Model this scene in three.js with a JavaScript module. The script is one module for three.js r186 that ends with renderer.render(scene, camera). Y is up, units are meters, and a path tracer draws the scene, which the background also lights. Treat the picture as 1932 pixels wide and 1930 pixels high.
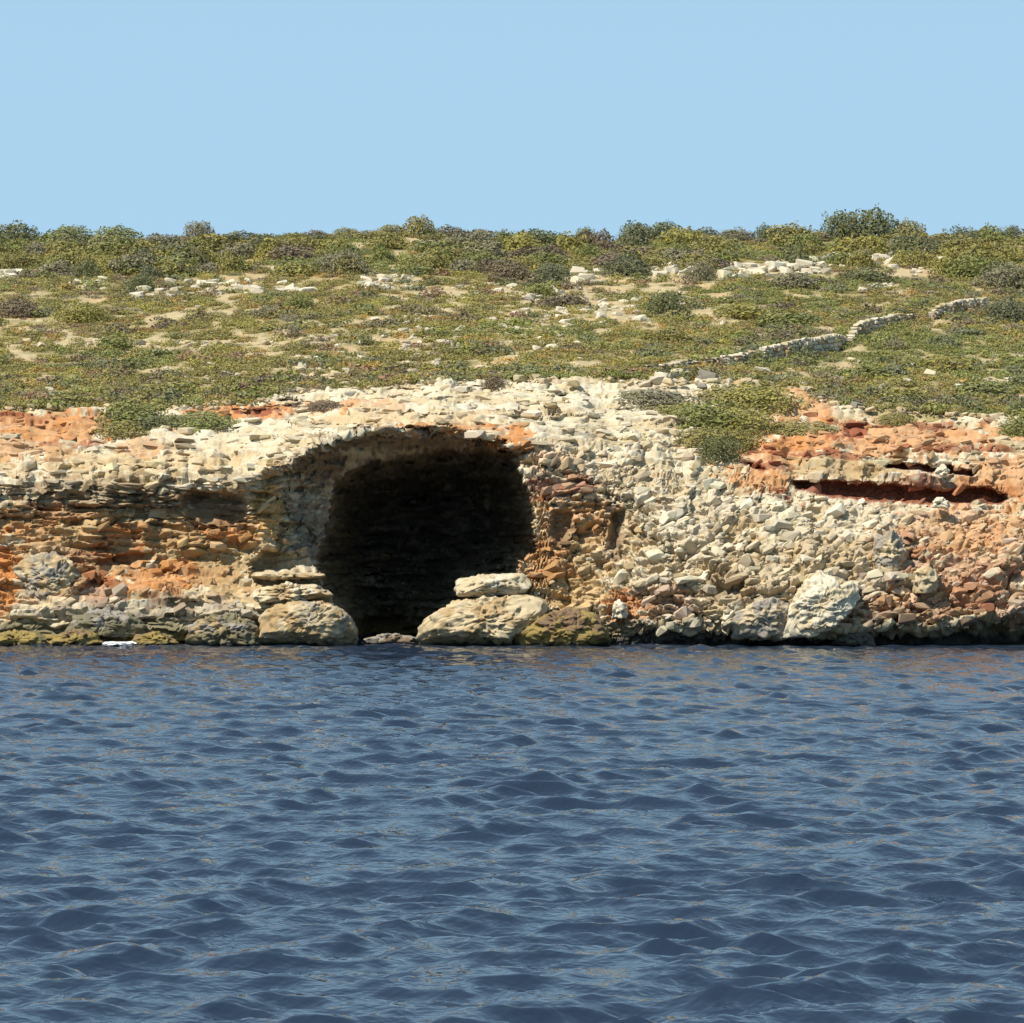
import * as THREE from 'three';
import { ImprovedNoise } from 'three/addons/math/ImprovedNoise.js';
import { ConvexGeometry } from 'three/addons/geometries/ConvexGeometry.js';
import { mergeGeometries } from 'three/addons/utils/BufferGeometryUtils.js';

// ---------------------------------------------------------------- camera, sky, sun, exposure
const F = 6400, HORIZON = 1026, MID = 966, EYE = 6;      // photograph measured on a 1932 x 1930 grid; eye 6 m above the sea
const scene = new THREE.Scene();
const camera = new THREE.PerspectiveCamera(2 * Math.atan(965 / F) * 180 / Math.PI, 1024 / 1023, 1, 6000);
camera.position.set(0, EYE, 0);
camera.rotation.x = Math.atan((HORIZON - 965) / F);
const renderer = new THREE.WebGLRenderer({ antialias: true });
renderer.toneMapping = THREE.LinearToneMapping;
renderer.toneMappingExposure = 1.62;
renderer.shadowMap.enabled = true;

const SKY_LOW = [0.26, 0.412, 0.54], SKY_HIGH = [0.085, 0.165, 0.31];
{
  const w = 256, h = 128, d = new Float32Array(w * h * 4);
  for (let j = 0; j < h; j++) for (let i = 0; i < w; i++) {
    const el = ((j + 0.5) / h - 0.5) * Math.PI, s = Math.max(0, Math.sin(el)), k = 1 - Math.pow(s, 1.45);
    const o = (j * w + i) * 4;
    for (let c = 0; c < 3; c++) d[o + c] = SKY_HIGH[c] + (SKY_LOW[c] - SKY_HIGH[c]) * k;
    d[o + 3] = 1;
  }
  const sky = new THREE.DataTexture(d, w, h, THREE.RGBAFormat, THREE.FloatType);
  sky.mapping = THREE.EquirectangularReflectionMapping; sky.magFilter = THREE.LinearFilter; sky.minFilter = THREE.LinearFilter;
  sky.needsUpdate = true;
  scene.background = sky; scene.environment = sky;
}
const sun = new THREE.DirectionalLight(new THREE.Color().setRGB(1, 0.93, 0.82), 4.2);
{
  const az = THREE.MathUtils.degToRad(47), el = THREE.MathUtils.degToRad(50), r = 300;   // from the left, behind the camera's shoulder
  sun.target.position.set(0, 8, -240);
  sun.position.set(-Math.sin(az) * Math.cos(el) * r, 8 + Math.sin(el) * r, -240 + Math.cos(az) * Math.cos(el) * r);
  sun.castShadow = true; sun.shadow.mapSize.set(4096, 4096);
  const c = sun.shadow.camera; c.left = -110; c.right = 110; c.top = 110; c.bottom = -110; c.near = 1; c.far = 700;
  scene.add(sun, sun.target);
}

// ---------------------------------------------------------------- helpers
let seed = 20231;
const rnd = () => { seed = (seed * 1664525 + 1013904223) >>> 0; return seed / 4294967296; };
const rr = (a, b) => a + (b - a) * rnd();
const pick = (a) => a[Math.floor(rnd() * a.length)];
const clamp = (x, a = 0, b = 1) => Math.min(b, Math.max(a, x));
const lerp = (a, b, t) => a + (b - a) * t;
const sstep = (a, b, x) => { const t = clamp((x - a) / (b - a)); return t * t * (3 - 2 * t); };
const perlin = new ImprovedNoise();
const noise = (x, y = 0, z = 0) => perlin.noise(x + 100.3, y + 57.7, z + 211.1);
const fbm = (x, y, z, n = 4) => { let s = 0, a = 0.5; for (let i = 0; i < n; i++) { s += a * noise(x, y, z); x *= 2.03; y *= 2.03; z *= 2.03; a *= 0.5; } return s; };
const at = (px, py, dist) => new THREE.Vector3((px - MID) / F * dist, EYE + (HORIZON - py) / F * dist, -dist);
const hash = (i, j, k) => { let h = (i * 374761393 + j * 668265263 + k * 2147483647 + 1274126177) | 0; h = Math.imul(h ^ (h >>> 13), 1274126177); return ((h ^ (h >>> 16)) >>> 0) / 4294967296; };
function cells(x, y, z) {                                  // nearest two cell points and the nearest cell's own random number
  const i = Math.floor(x), j = Math.floor(y), k = Math.floor(z); let f1 = 9, f2 = 9, id = 0;
  for (let a = i - 1; a <= i + 1; a++) for (let b = j - 1; b <= j + 1; b++) for (let c = k - 1; c <= k + 1; c++) {
    const dx = a + hash(a, b, c) - x, dy = b + hash(a + 71, b, c) - y, dz = c + hash(a, b + 37, c) - z, d = dx * dx + dy * dy + dz * dz;
    if (d < f1) { f2 = f1; f1 = d; id = hash(a, b, c + 91); } else if (d < f2) f2 = d;
  }
  return [Math.sqrt(f1), Math.sqrt(f2), id];
}
function polyDist(poly, x, y) {                            // signed distance in grid units, negative inside
  let d = 1e9, inside = false;
  for (let i = 0, j = poly.length - 1; i < poly.length; j = i++) {
    const [ax, ay] = poly[j], [bx, by] = poly[i], ex = bx - ax, ey = by - ay, t = clamp(((x - ax) * ex + (y - ay) * ey) / (ex * ex + ey * ey));
    d = Math.min(d, Math.hypot(x - ax - ex * t, y - ay - ey * t));
    if ((ay > y) !== (by > y) && x < (bx - ax) * (y - ay) / (by - ay) + ax) inside = !inside;
  }
  return inside ? -d : d;
}
const curve = (pts) => (u) => {
  if (u <= pts[0][0]) return pts[0][1];
  for (let i = 1; i < pts.length; i++) if (u <= pts[i][0]) return lerp(pts[i - 1][1], pts[i][1], (u - pts[i - 1][0]) / (pts[i][0] - pts[i - 1][0]));
  return pts[pts.length - 1][1];
};
const taken = {};
const numbered = (n) => { if (!(n in taken)) { taken[n] = 0; return n; } return n + '_' + String(++taken[n]).padStart(3, '0'); };
function shade(o) { o.traverse((m) => { if (m.isMesh) { m.castShadow = true; m.receiveShadow = true; } }); return o; }
function tag(o, label, category, group, kind) {
  o.userData.label = label; o.userData.category = category;
  if (group) o.userData.group = group; if (kind) o.userData.kind = kind;
  return o;
}
function gridGeometry(cols, rows, put, color) {
  const n = cols * rows, p = new Float32Array(n * 3), c = color ? new Float32Array(n * 3) : null, ix = new Uint32Array((cols - 1) * (rows - 1) * 6);
  for (let j = 0, o = 0; j < rows; j++) for (let i = 0; i < cols; i++, o += 3) put(i, j, p, o);
  for (let j = 0, o = 0; j < rows - 1; j++) for (let i = 0; i < cols - 1; i++) {
    const a = j * cols + i, b = a + 1, d = a + cols, e = d + 1;
    ix[o++] = a; ix[o++] = d; ix[o++] = b; ix[o++] = b; ix[o++] = d; ix[o++] = e;
  }
  const g = new THREE.BufferGeometry();
  g.setAttribute('position', new THREE.BufferAttribute(p, 3)); g.setIndex(new THREE.BufferAttribute(ix, 1));
  if (c) g.setAttribute('color', new THREE.BufferAttribute(c, 3));
  g.computeVertexNormals();
  return g;
}

// ---------------------------------------------------------------- what the rock is made of
const ROCK = {
  cream: [0.44, 0.355, 0.215], pale: [0.52, 0.46, 0.335], grey: [0.23, 0.205, 0.165], tan: [0.33, 0.225, 0.105], orange: [0.42, 0.175, 0.048],
  ochreous: [0.42, 0.255, 0.085], rust: [0.22, 0.065, 0.026], brown: [0.15, 0.095, 0.05], algae: [0.125, 0.11, 0.055], ochre: [0.23, 0.165, 0.045], wet: [0.045, 0.04, 0.032],
};
// [u, v, radius u, radius v, rock tone, strength]: stains on the cliff, plus painted shade in cave and recesses
const STAINS_AND_SHADE = [
  [820, 1010, 200, 200, 'grey', 1.1], [600, 880, 70, 45, 'brown', 0.8], [780, 832, 200, 26, 'brown', 0.8], [930, 850, 60, 20, 'brown', 0.8],  // grey and browns paint the shade of the cave interior, bevel and ceiling
  [120, 1060, 200, 80, 'orange', 0.55], [380, 1040, 140, 60, 'ochreous', 0.7], [130, 985, 140, 40, 'ochreous', 0.6], [330, 1005, 90, 40, 'orange', 0.5], [460, 1120, 120, 30, 'ochreous', 0.5], [250, 870, 260, 22, 'ochreous', 0.4], [1080, 1010, 110, 80, 'ochreous', 0.6], [1090, 1110, 90, 40, 'ochreous', 0.7], [1250, 1130, 90, 40, 'rust', 0.4], [1560, 1040, 140, 30, 'tan', 0.5], [1640, 1150, 120, 40, 'rust', 0.4], [1820, 1000, 160, 50, 'orange', 0.5], [1780, 1140, 160, 50, 'orange', 0.45], [760, 790, 200, 16, 'ochreous', 0.4],
  [90, 800, 190, 34, 'orange', 0.9], [0, 845, 150, 30, 'orange', 0.6], [470, 776, 170, 15, 'orange', 0.95], [480, 776, 90, 7, 'rust', 0.9], [690, 765, 90, 9, 'orange', 0.5], [140, 835, 70, 8, 'rust', 0.7], [60, 790, 70, 10, 'rust', 0.7], [260, 845, 60, 20, 'orange', 0.5],
  [250, 1010, 370, 120, 'tan', 0.75], [150, 930, 210, 34, 'brown', 0.5], [60, 985, 80, 40, 'orange', 0.45], [8, 1080, 34, 75, 'orange', 1.3], [310, 1088, 140, 45, 'orange', 0.85], [440, 1000, 70, 36, 'orange', 0.8], [225, 1025, 60, 50, 'orange', 0.65],
  [410, 962, 90, 40, 'brown', 0.75], [330, 940, 70, 26, 'brown', 0.6], [190, 1112, 44, 40, 'rust', 0.6], [200, 1050, 90, 20, 'rust', 0.5], [120, 965, 60, 24, 'rust', 0.45], [420, 1085, 60, 50, 'tan', 0.8], [505, 965, 40, 60, 'ochreous', 0.9], [590, 1010, 50, 80, 'grey', 0.9],  // the leading browns paint shade into the recess under the lip
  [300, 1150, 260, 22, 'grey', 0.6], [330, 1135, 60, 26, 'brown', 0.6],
  [880, 808, 130, 12, 'orange', 0.7], [965, 828, 60, 26, 'orange', 0.9], [1060, 920, 80, 24, 'rust', 0.75], [1040, 872, 60, 26, 'orange', 0.35], [1080, 975, 90, 40, 'orange', 0.55], [1060, 1062, 100, 60, 'tan', 0.85], [1030, 1050, 60, 50, 'orange', 0.6], [1056, 1000, 32, 36, 'brown', 0.8], [1160, 1010, 20, 60, 'brown', 0.7],  // the closing browns paint shade into the pillar hollow and the notch
  [1650, 828, 330, 42, 'orange', 0.75], [1470, 852, 110, 30, 'orange', 0.75], [1440, 902, 90, 26, 'orange', 0.85], [1600, 884, 150, 24, 'tan', 0.9], [1740, 925, 260, 26, 'rust', 0.8], [1520, 765, 60, 44, 'orange', 0.7], [1600, 812, 40, 26, 'rust', 0.8], [1900, 905, 110, 50, 'orange', 0.7], [1560, 858, 120, 9, 'rust', 0.9], [1800, 850, 130, 8, 'rust', 0.8], [1450, 882, 60, 9, 'rust', 0.9], [1720, 800, 120, 8, 'rust', 0.7],
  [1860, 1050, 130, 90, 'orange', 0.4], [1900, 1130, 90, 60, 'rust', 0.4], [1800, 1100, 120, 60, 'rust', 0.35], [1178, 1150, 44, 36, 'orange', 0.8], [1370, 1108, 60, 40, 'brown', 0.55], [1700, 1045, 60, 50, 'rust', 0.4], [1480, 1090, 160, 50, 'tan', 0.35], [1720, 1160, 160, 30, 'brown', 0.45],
];
const CAVE_MOUTH = [[474, 1078], [462, 1052], [505, 1030], [520, 985], [515, 930], [522, 880], [558, 868], [598, 834], [626, 812], [690, 805], [780, 803], [860, 809], [925, 820], [965, 838], [992, 846], [998, 858], [980, 872], [984, 900], [1002, 940], [1008, 1000], [1012, 1042], [978, 1060], [972, 1084], [890, 1098], [876, 1106], [878, 1130], [815, 1176], [800, 1194], [800, 1228], [672, 1228], [655, 1180], [612, 1136], [604, 1084]];
const CAVE_DEEP = [[632, 912], [660, 888], [700, 872], [760, 862], [800, 852], [870, 848], [965, 852], [982, 876], [988, 902], [1001, 940], [1007, 1000], [1011, 1042], [978, 1061], [973, 1085], [890, 1099], [877, 1107], [879, 1130], [817, 1178], [802, 1194], [802, 1229], [674, 1229], [657, 1180], [616, 1134], [598, 1078], [604, 1040], [618, 1000], [626, 950]];
const HOLLOWS = [   // [outline, depth in metres, edge in grid units]
  [[[1488, 905], [1560, 903], [1690, 912], [1780, 922], [1840, 915], [1880, 922], [1912, 940], [1885, 954], [1780, 953], [1640, 949], [1560, 938], [1505, 925]], 1.9, 9],
  [[[1640, 866], [1700, 872], [1790, 876], [1852, 890], [1830, 898], [1750, 896], [1680, 886]], 1.6, 6],
  [[[1395, 866], [1430, 872], [1455, 892], [1440, 898], [1410, 886]], 0.9, 8],
  [[[1036, 955], [1085, 962], [1084, 1000], [1055, 1036], [1032, 1010]], 1.0, 12],
  [[[1150, 966], [1182, 955], [1180, 1000], [1160, 1050], [1140, 1038], [1152, 1000]], 1.3, 8],
  [[[1115, 1052], [1150, 1055], [1158, 1075], [1140, 1090], [1118, 1075]], 0.7, 10],
  [[[466, 1062], [500, 1034], [590, 1036], [618, 1086], [474, 1086]], 2.8, 12],
  [[[482, 1092], [560, 1098], [612, 1094], [612, 1104], [540, 1107], [486, 1104]], 0.8, 5],
  [[[330, 925], [400, 920], [468, 925], [470, 975], [440, 992], [380, 985], [340, 965]], 1.1, 16],
  [[[130, 1112], [180, 1080], [205, 1095], [190, 1140], [125, 1150]], 0.9, 14],
  [[[165, 1062], [250, 1035], [300, 1040], [285, 1058], [200, 1080]], 0.7, 10],
  [[[0, 920], [55, 925], [50, 950], [-20, 955]], 0.7, 10],
  [[[110, 985], [200, 965], [215, 978], [130, 1000]], 0.6, 8],
  [[[310, 1130], [360, 1125], [400, 1140], [370, 1160], [320, 1155]], 0.7, 12],
  [[[1345, 1100], [1400, 1085], [1420, 1105], [1390, 1128], [1350, 1125]], 0.7, 10],
  [[[1690, 1020], [1740, 1010], [1735, 1060], [1700, 1080]], 0.5, 10],
  [[[540, 1160], [560, 1175], [550, 1200], [430, 1205], [400, 1190], [450, 1165]], 0.8, 12],
  [[[420, 772], [560, 768], [580, 778], [430, 785]], 0.6, 5],
  [[[1590, 800], [1640, 795], [1640, 830], [1600, 835]], 0.7, 8],
  [[[880, 738], [960, 728], [965, 735], [890, 745]], 0.4, 4],
];
for (let i = 0; i < 46; i++) {
  const u = rr(480, 1330), v = lerp(742, 806, rnd()) - (u > 700 && u < 1250 ? 14 : 0), w = rr(22, 95), t = rr(3.5, 6), k = rr(-0.05, 0.02) * w;
  HOLLOWS.push([[[u, v], [u + w * 0.5, v + k - t * 0.6], [u + w, v + k], [u + w * 0.6, v + k + t], [u + w * 0.2, v + t]], rr(0.5, 1.0), 2.5]);
}
const boxes = HOLLOWS.map(([p]) => [Math.min(...p.map((q) => q[0])), Math.max(...p.map((q) => q[0])), Math.min(...p.map((q) => q[1])), Math.max(...p.map((q) => q[1]))]);
function carve(u, v) {                                     // metres the face is eaten back at (u, v), and how far into the cave the point lies
  let d = 0, inCave = 0;
  if (u > 455 && u < 1015 && v > 795 && v < 1230) {
    const w = 6 * noise(u * 0.03, v * 0.09, 3) + 4 * noise(u * 0.1, v * 0.22, 9);
    const a = polyDist(CAVE_MOUTH, u, v) + w;
    if (a < 0) {
      const b = polyDist(CAVE_DEEP, u, v) + w;
      if (b > 0) { const k = -a / (-a + b + 0.5); d = 4.5 * clamp(0.8 * k + 0.2 * (Math.floor(k * 4 + 0.8 * noise(u * 0.03, v * 0.05, 66)) + sstep(0.2, 0.8, (k * 4 + 8) % 1)) / 4); inCave = 0.78 * clamp(k * 2.5); }
      else { d = 4.5 + 25 * Math.sqrt(clamp(-b / 80)) + 2.6 * noise(u * 0.012, v * 0.075, 44) + 1.2 * noise(u * 0.03, v * 0.2, 54); inCave = 1; }
      d *= sstep(0, 3, -a) * 0.8 + 0.2;
    }
  }
  HOLLOWS.forEach(([p, depth, edge], k) => {
    const b = boxes[k]; if (u < b[0] - 4 || u > b[1] + 4 || v < b[2] - 4 || v > b[3] + 4) return;
    const s = polyDist(p, u, v) + (edge > 3 ? 4 : 1.6) * noise(u * 0.06, v * 0.09, 20 + k);
    if (s < 0) d = Math.max(d, depth * sstep(0, edge, -s));
  });
  return [d, inCave];
}
const zoneRubble = (u, v) => clamp(sstep(1150, 1230, u) * sstep(880, 930, v + (u - 1300) * -0.05) + 0.6 * sstep(1000, 1040, u) * sstep(825, 870, v) * sstep(1190, 1140, u));
const lipLine = curve([[-300, 893], [0, 893], [150, 903], [300, 905], [450, 905], [520, 880], [565, 860], [620, 828], [700, 806], [860, 806], [980, 845], [1010, 865]]);
function rockColor(u, v, x, y, z, depth, cellId, out, matrix = 0) {
  let r = ROCK.cream[0], g = ROCK.cream[1], b = ROCK.cream[2];
  const mix = (m, k) => { k = clamp(k); r = lerp(r, m[0], k); g = lerp(g, m[1], k); b = lerp(b, m[2], k); };
  mix(ROCK.pale, 0.9 * sstep(0.35, 0.75, cellId));
  mix(ROCK.grey, 0.75 * sstep(0.0, 0.35, fbm(x * 0.5, y * 0.9, z * 0.5, 3)) * sstep(0.5, 0.15, cellId));
  mix(ROCK.tan, 0.55 * sstep(0.05, 0.4, fbm(x * 0.35 + 40, y * 0.8, z * 0.35, 3)));
  if (matrix) mix(ROCK.tan, 0.5 * matrix);
  mix(ROCK.pale, 0.55 * zoneRubble(u, v) * sstep(0.25, 0.4, cellId));
  const w1 = fbm(u * 0.022, v * 0.05, 5, 4), w2 = fbm(u * 0.09 + 9, v * 0.2, 15, 3);
  for (const [cu, cv, ru, rv, m, s] of STAINS_AND_SHADE) {
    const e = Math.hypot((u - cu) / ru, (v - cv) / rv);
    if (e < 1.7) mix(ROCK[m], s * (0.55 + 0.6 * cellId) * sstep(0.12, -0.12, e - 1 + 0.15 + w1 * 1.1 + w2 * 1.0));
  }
  const a = 1.6 * fbm(x * 0.7, y * 1.2, z * 0.7, 4);       // weed and lichen of the splash zone
  const left = sstep(1180, 1120, u);
  mix(ROCK.algae, (0.35 + 0.5 * left) * sstep(-0.15, 0.15, 1.45 - y + a * 0.9));
  mix(ROCK.ochre, left * 0.85 * sstep(-0.1, 0.1, 0.62 - y + a * 0.5));
  mix(ROCK.wet, sstep(-0.1, 0.1, (0.16 + 0.45 * (1 - left)) - y + a * 0.35));
  if (depth > 0.4 && u > 1380 && v < 960) mix(ROCK.rust, 0.9);
  const f = 0.86 + 0.28 * (0.5 + fbm(x * 3, y * 5, z * 3, 2));
  out[0] = r * f; out[1] = g * f; out[2] = b * f;
}

// ---------------------------------------------------------------- the cliff: one continuous rock face from the sea bed to the rim
// eight profile points per column as [v, distance]: rim, ledge, lip, under the lip, face, lower face, foot, waterline, sea bed
const PROFILE = [
  [-700, [768, 216], [830, 210], [895, 204.5], [925, 206], [1000, 205], [1080, 203], [1165, 201.5], [1218, 202], [1275, 202.5]],
  [0, [768, 215], [830, 209], [895, 204.4], [930, 203.7], [1000, 203.2], [1080, 202], [1165, 200.6], [1218, 201.2], [1275, 201.6]],
  [150, [772, 215], [832, 209], [903, 204.2], [926, 203.5], [995, 203.2], [1075, 202.4], [1162, 200.5], [1218, 200.9], [1275, 201.4]],
  [300, [772, 215], [832, 209], [906, 204], [932, 203.9], [992, 203.9], [1070, 203], [1160, 200.3], [1218, 200.7], [1275, 201.2]],
  [440, [765, 216], [822, 210], [906, 203.8], [940, 204.6], [1000, 204.4], [1062, 203.6], [1150, 200.5], [1218, 200.7], [1275, 201.2]],
  [540, [744, 219], [795, 211.5], [872, 203.5], [895, 205.5], [1000, 205.5], [1085, 203.2], [1150, 200.6], [1218, 200.7], [1275, 201.2]],
  [620, [735, 220], [780, 212], [832, 203.8], [850, 205], [1000, 205], [1088, 203], [1150, 201.2], [1218, 201.2], [1275, 201.5]],
  [700, [728, 221], [768, 213], [806, 204], [825, 204.8], [1000, 204.5], [1090, 203.5], [1150, 202.5], [1218, 202.2], [1275, 202.5]],
  [850, [720, 222], [765, 213], [804, 204], [825, 204.6], [1000, 204], [1085, 202.8], [1150, 201.8], [1218, 201.6], [1275, 202]],
  [980, [713, 222], [768, 213], [836, 204.4], [856, 204.3], [1000, 203.6], [1075, 202.2], [1150, 201.2], [1218, 201], [1275, 201.4]],
  [1040, [712, 222], [768, 213], [825, 206], [865, 204], [945, 203.2], [1055, 202.6], [1140, 201.4], [1218, 200.8], [1275, 201.2]],
  [1110, [712, 222], [772, 213.5], [835, 206.5], [900, 203.9], [970, 203.5], [1070, 202.6], [1150, 201.2], [1218, 200.7], [1275, 201.2]],
  [1170, [713, 222], [778, 213.5], [850, 206.5], [905, 204.2], [980, 203.3], [1080, 201.6], [1165, 200.4], [1216, 200.4], [1275, 201]],
  [1230, [714, 222], [782, 213.5], [858, 206.6], [930, 203.2], [1000, 201.5], [1090, 200], [1180, 199.2], [1214, 200.2], [1275, 201]],
  [1350, [718, 222], [790, 213.5], [870, 206.8], [932, 203.6], [1010, 201], [1090, 199.3], [1185, 198.6], [1212, 200.2], [1275, 201]],
  [1500, [727, 221], [800, 213], [872, 207.2], [952, 204], [1020, 201.2], [1100, 199.1], [1186, 198.3], [1212, 200.2], [1275, 201]],
  [1600, [768, 217], [822, 211.5], [872, 207.2], [955, 204], [1020, 201.3], [1100, 199.2], [1188, 198.4], [1212, 200.4], [1275, 201.2]],
  [1800, [778, 216], [834, 211], [874, 207.2], [957, 204.3], [1025, 201.6], [1105, 199.6], [1178, 198.6], [1194, 201.8], [1275, 203]],
  [1932, [790, 215], [840, 210.4], [880, 207.2], [960, 204.5], [1030, 202], [1110, 200], [1164, 199.2], [1178, 203.2], [1275, 204]],
  [2700, [790, 216], [840, 211], [880, 208], [960, 205], [1030, 203], [1110, 201.5], [1164, 200.6], [1180, 204], [1275, 205]],
];
function profileAt(u) {
  const out = []; for (let k = 0; k < 9; k++) out.push([0, 0]);
  for (const du of [-24, -8, 8, 24]) {
    let i = 1; while (i < PROFILE.length - 1 && PROFILE[i][0] < u + du) i++;
    const a = PROFILE[i - 1], b = PROFILE[i], t = clamp((u + du - a[0]) / (b[0] - a[0]));
    for (let k = 0; k < 9; k++) for (let c = 0; c < 2; c++) out[k][c] += lerp(a[k + 1][c], b[k + 1][c], t) / 4;
  }
  return out;
}
const rimAt = (u) => { const p = profileAt(u)[0]; return [p[0] + 5 * noise(u * 0.021, 4) + 3 * noise(u * 0.09, 8), p[1]]; };
const COLS = [];
for (let u = -700; u < -40; u += 12) COLS.push(u);
for (let u = -40; u < 1976; u += 2) COLS.push(u);
for (let u = 1976; u <= 2640; u += 12) COLS.push(u);
const SEG = [70, 100, 36, 40, 40, 40, 22, 10], ROWS = SEG.reduce((a, b) => a + b) + 1;
const cliffU = new Float32Array(COLS.length * ROWS), cliffV = new Float32Array(COLS.length * ROWS), cliffC = new Float32Array(COLS.length * ROWS), cliffD = new Float32Array(COLS.length * ROWS);
let cliffGeometry;
{
  const nc = COLS.length, prof = COLS.map((u) => { const p = profileAt(u); p[0][0] = rimAt(u)[0];
    const w = clamp(sstep(540, 470, u) + 0.6 * sstep(1040, 1120, u)); p[2][0] += w * 34 * fbm(u * 0.013, 3, 60, 3); p[2][1] += w * 2.2 * fbm(u * 0.02, 9, 60, 4); p[3][0] += w * 20 * fbm(u * 0.017, 13, 60, 3); p[3][1] += w * 1.6 * fbm(u * 0.02, 19, 60, 3); p[4][1] += w * 1.8 * fbm(u * 0.016, 29, 60, 3);
    return p; });
  cliffGeometry = gridGeometry(nc, ROWS, (i, j, p, o) => {
    let k = 0, r = j; while (k < 7 && r >= SEG[k]) { r -= SEG[k]; k++; }
    const t = r / SEG[k], P = prof[i], cr = (c) => {        // Catmull-Rom through the profile
      const a = P[Math.max(0, k - 1)][c], b = P[k][c], d = P[k + 1][c], e = P[Math.min(8, k + 2)][c], l = lerp(b, d, t);
      return c === 0 ? l : l + 0.5 * t * (1 - t) * ((b - a) * (1 - t) * 0.5 + (d - e) * t * 0.5);
    };
    const u = COLS[i], v = cr(0) + (j ? 5 * noise(u * 0.03, 7, k * 3 + t) : 0), [cut, inC] = carve(u, v), q = at(u, v, cr(1) + cut), id = j * nc + i;
    cliffU[id] = u; cliffV[id] = v; cliffC[id] = inC; cliffD[id] = cut;
    p[o] = q.x; p[o + 1] = q.y; p[o + 2] = q.z;
  }, true);
  const P = cliffGeometry.attributes.position.array, N = cliffGeometry.attributes.normal.array, C = cliffGeometry.attributes.color.array, out = [0, 0, 0];
  const moved = new Float32Array(P.length);
  for (let id = 0, o = 0; id < nc * ROWS; id++, o += 3) {
    const x = P[o], y = P[o + 1], z = P[o + 2], u = cliffU[id], v = cliffV[id], R = zoneRubble(u, v), inC = cliffC[id], row = Math.floor(id / nc);
    const warp = 0.5 * noise(x * 0.4, y * 0.4, z * 0.4), dip = 0.06 * x;
    const [a1, a2, ia] = cells(x * 0.34 + warp, (y + dip) * 2.1 + warp, z * 0.5), [b1, b2, ib] = cells(x * 0.6, (y + dip) * 3.6 + warp, z * 0.55);
    const [c1, c2, ic] = cells(x * 0.85 + y * 0.3, y * 1.9 - x * 0.5, z * 0.9);
    const fx = lerp(0.42, 1.5, R), fy = lerp(4.2, 2.8, R);
    const strata = (ia - 0.5) * 0.75 + (ib - 0.5) * 0.30 - 0.28 * sstep(0.16, 0.0, a2 - a1) - 0.1 * sstep(0.14, 0, b2 - b1);
    const rubble = 0.6 * (0.5 - c1) + (ic - 0.5) * 0.3 - 0.22 * sstep(0.2, 0, c2 - c1) + (ib - 0.5) * 0.14;
    const [e1, e2, ie] = cells(x * 0.3 + y * 0.12 + warp, y * 0.42 - x * 0.1, z * 0.3), block = R * ((ie - 0.5) * 1.1 - 0.5 * sstep(0.12, 0, e2 - e1));
    const flat = sstep(0.3, 0.8, N[o + 1]), rough = (0.46 - 0.2 * flat) * fbm(x * fx, (y + dip) * fy, z * fx, 3) + (0.26 - 0.12 * flat) * fbm(x * 1.8, y * 4.2, z * 1.8, 3) - (0.34 + 0.22 * R - 0.12 * flat) * sstep(0.1, 0.26, fbm(x * fx * 0.6, (y + dip) * 3.4, z * fx * 0.6 + 30, 3)) - 0.16 * sstep(0.14, 0.3, fbm(x * 1.4 + 50, y * 4.5, z * 1.4, 2));
    const jump = Math.max(Math.abs((cliffD[id + 2 * nc] ?? 0) - (cliffD[id - 2 * nc] ?? 0)), Math.abs((cliffD[id + 3] ?? 0) - (cliffD[id - 3] ?? 0)));
    let d = block * (1 - 0.7 * flat) + lerp(strata, rubble, R) * (1 - 0.6 * flat) + 0.7 * fbm(x * 0.28, y * 0.4, z * 0.28, 3) + rough * (1 - 0.35 * flat);
    d *= (row < 6 ? row / 6 * 0.8 : 1) * (inC > 0 ? 1.15 : 1 - 0.55 * clamp(cliffD[id] * 0.8)) * (1 - 0.75 * sstep(0.25, 0.8, jump)) * (1 - 0.4 * sstep(0.1, 0.5, -N[o + 1]));
    const q = (y + dip + 0.45 * fbm(x * 0.3, 4, z * 0.3, 2)) / 0.46, ledge = (Math.floor(q) + sstep(0.3, 0.62, q - Math.floor(q)) - q) * 0.46 * sstep(0.3, 0.7, N[o + 1]) * (1 - R) * (row < 4 ? 0 : 0.6);
    moved[o] = x + N[o] * d; moved[o + 1] = y + N[o + 1] * d + ledge; moved[o + 2] = z + N[o + 2] * d;
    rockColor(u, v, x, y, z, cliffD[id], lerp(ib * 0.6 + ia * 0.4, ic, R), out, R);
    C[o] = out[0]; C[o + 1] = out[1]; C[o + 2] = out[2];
  }
  P.set(moved); cliffGeometry.computeVertexNormals();
}
const rockMaterial = new THREE.MeshStandardMaterial({ vertexColors: true, roughness: 0.93 });
const cliff = new THREE.Mesh(cliffGeometry, rockMaterial);
cliff.name = 'cliff'; cliff.userData.kind = 'structure'; scene.add(cliff);
tag(cliff, 'layered cream and rust limestone sea cliff with a dark cave mouth', 'cliff');

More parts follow.
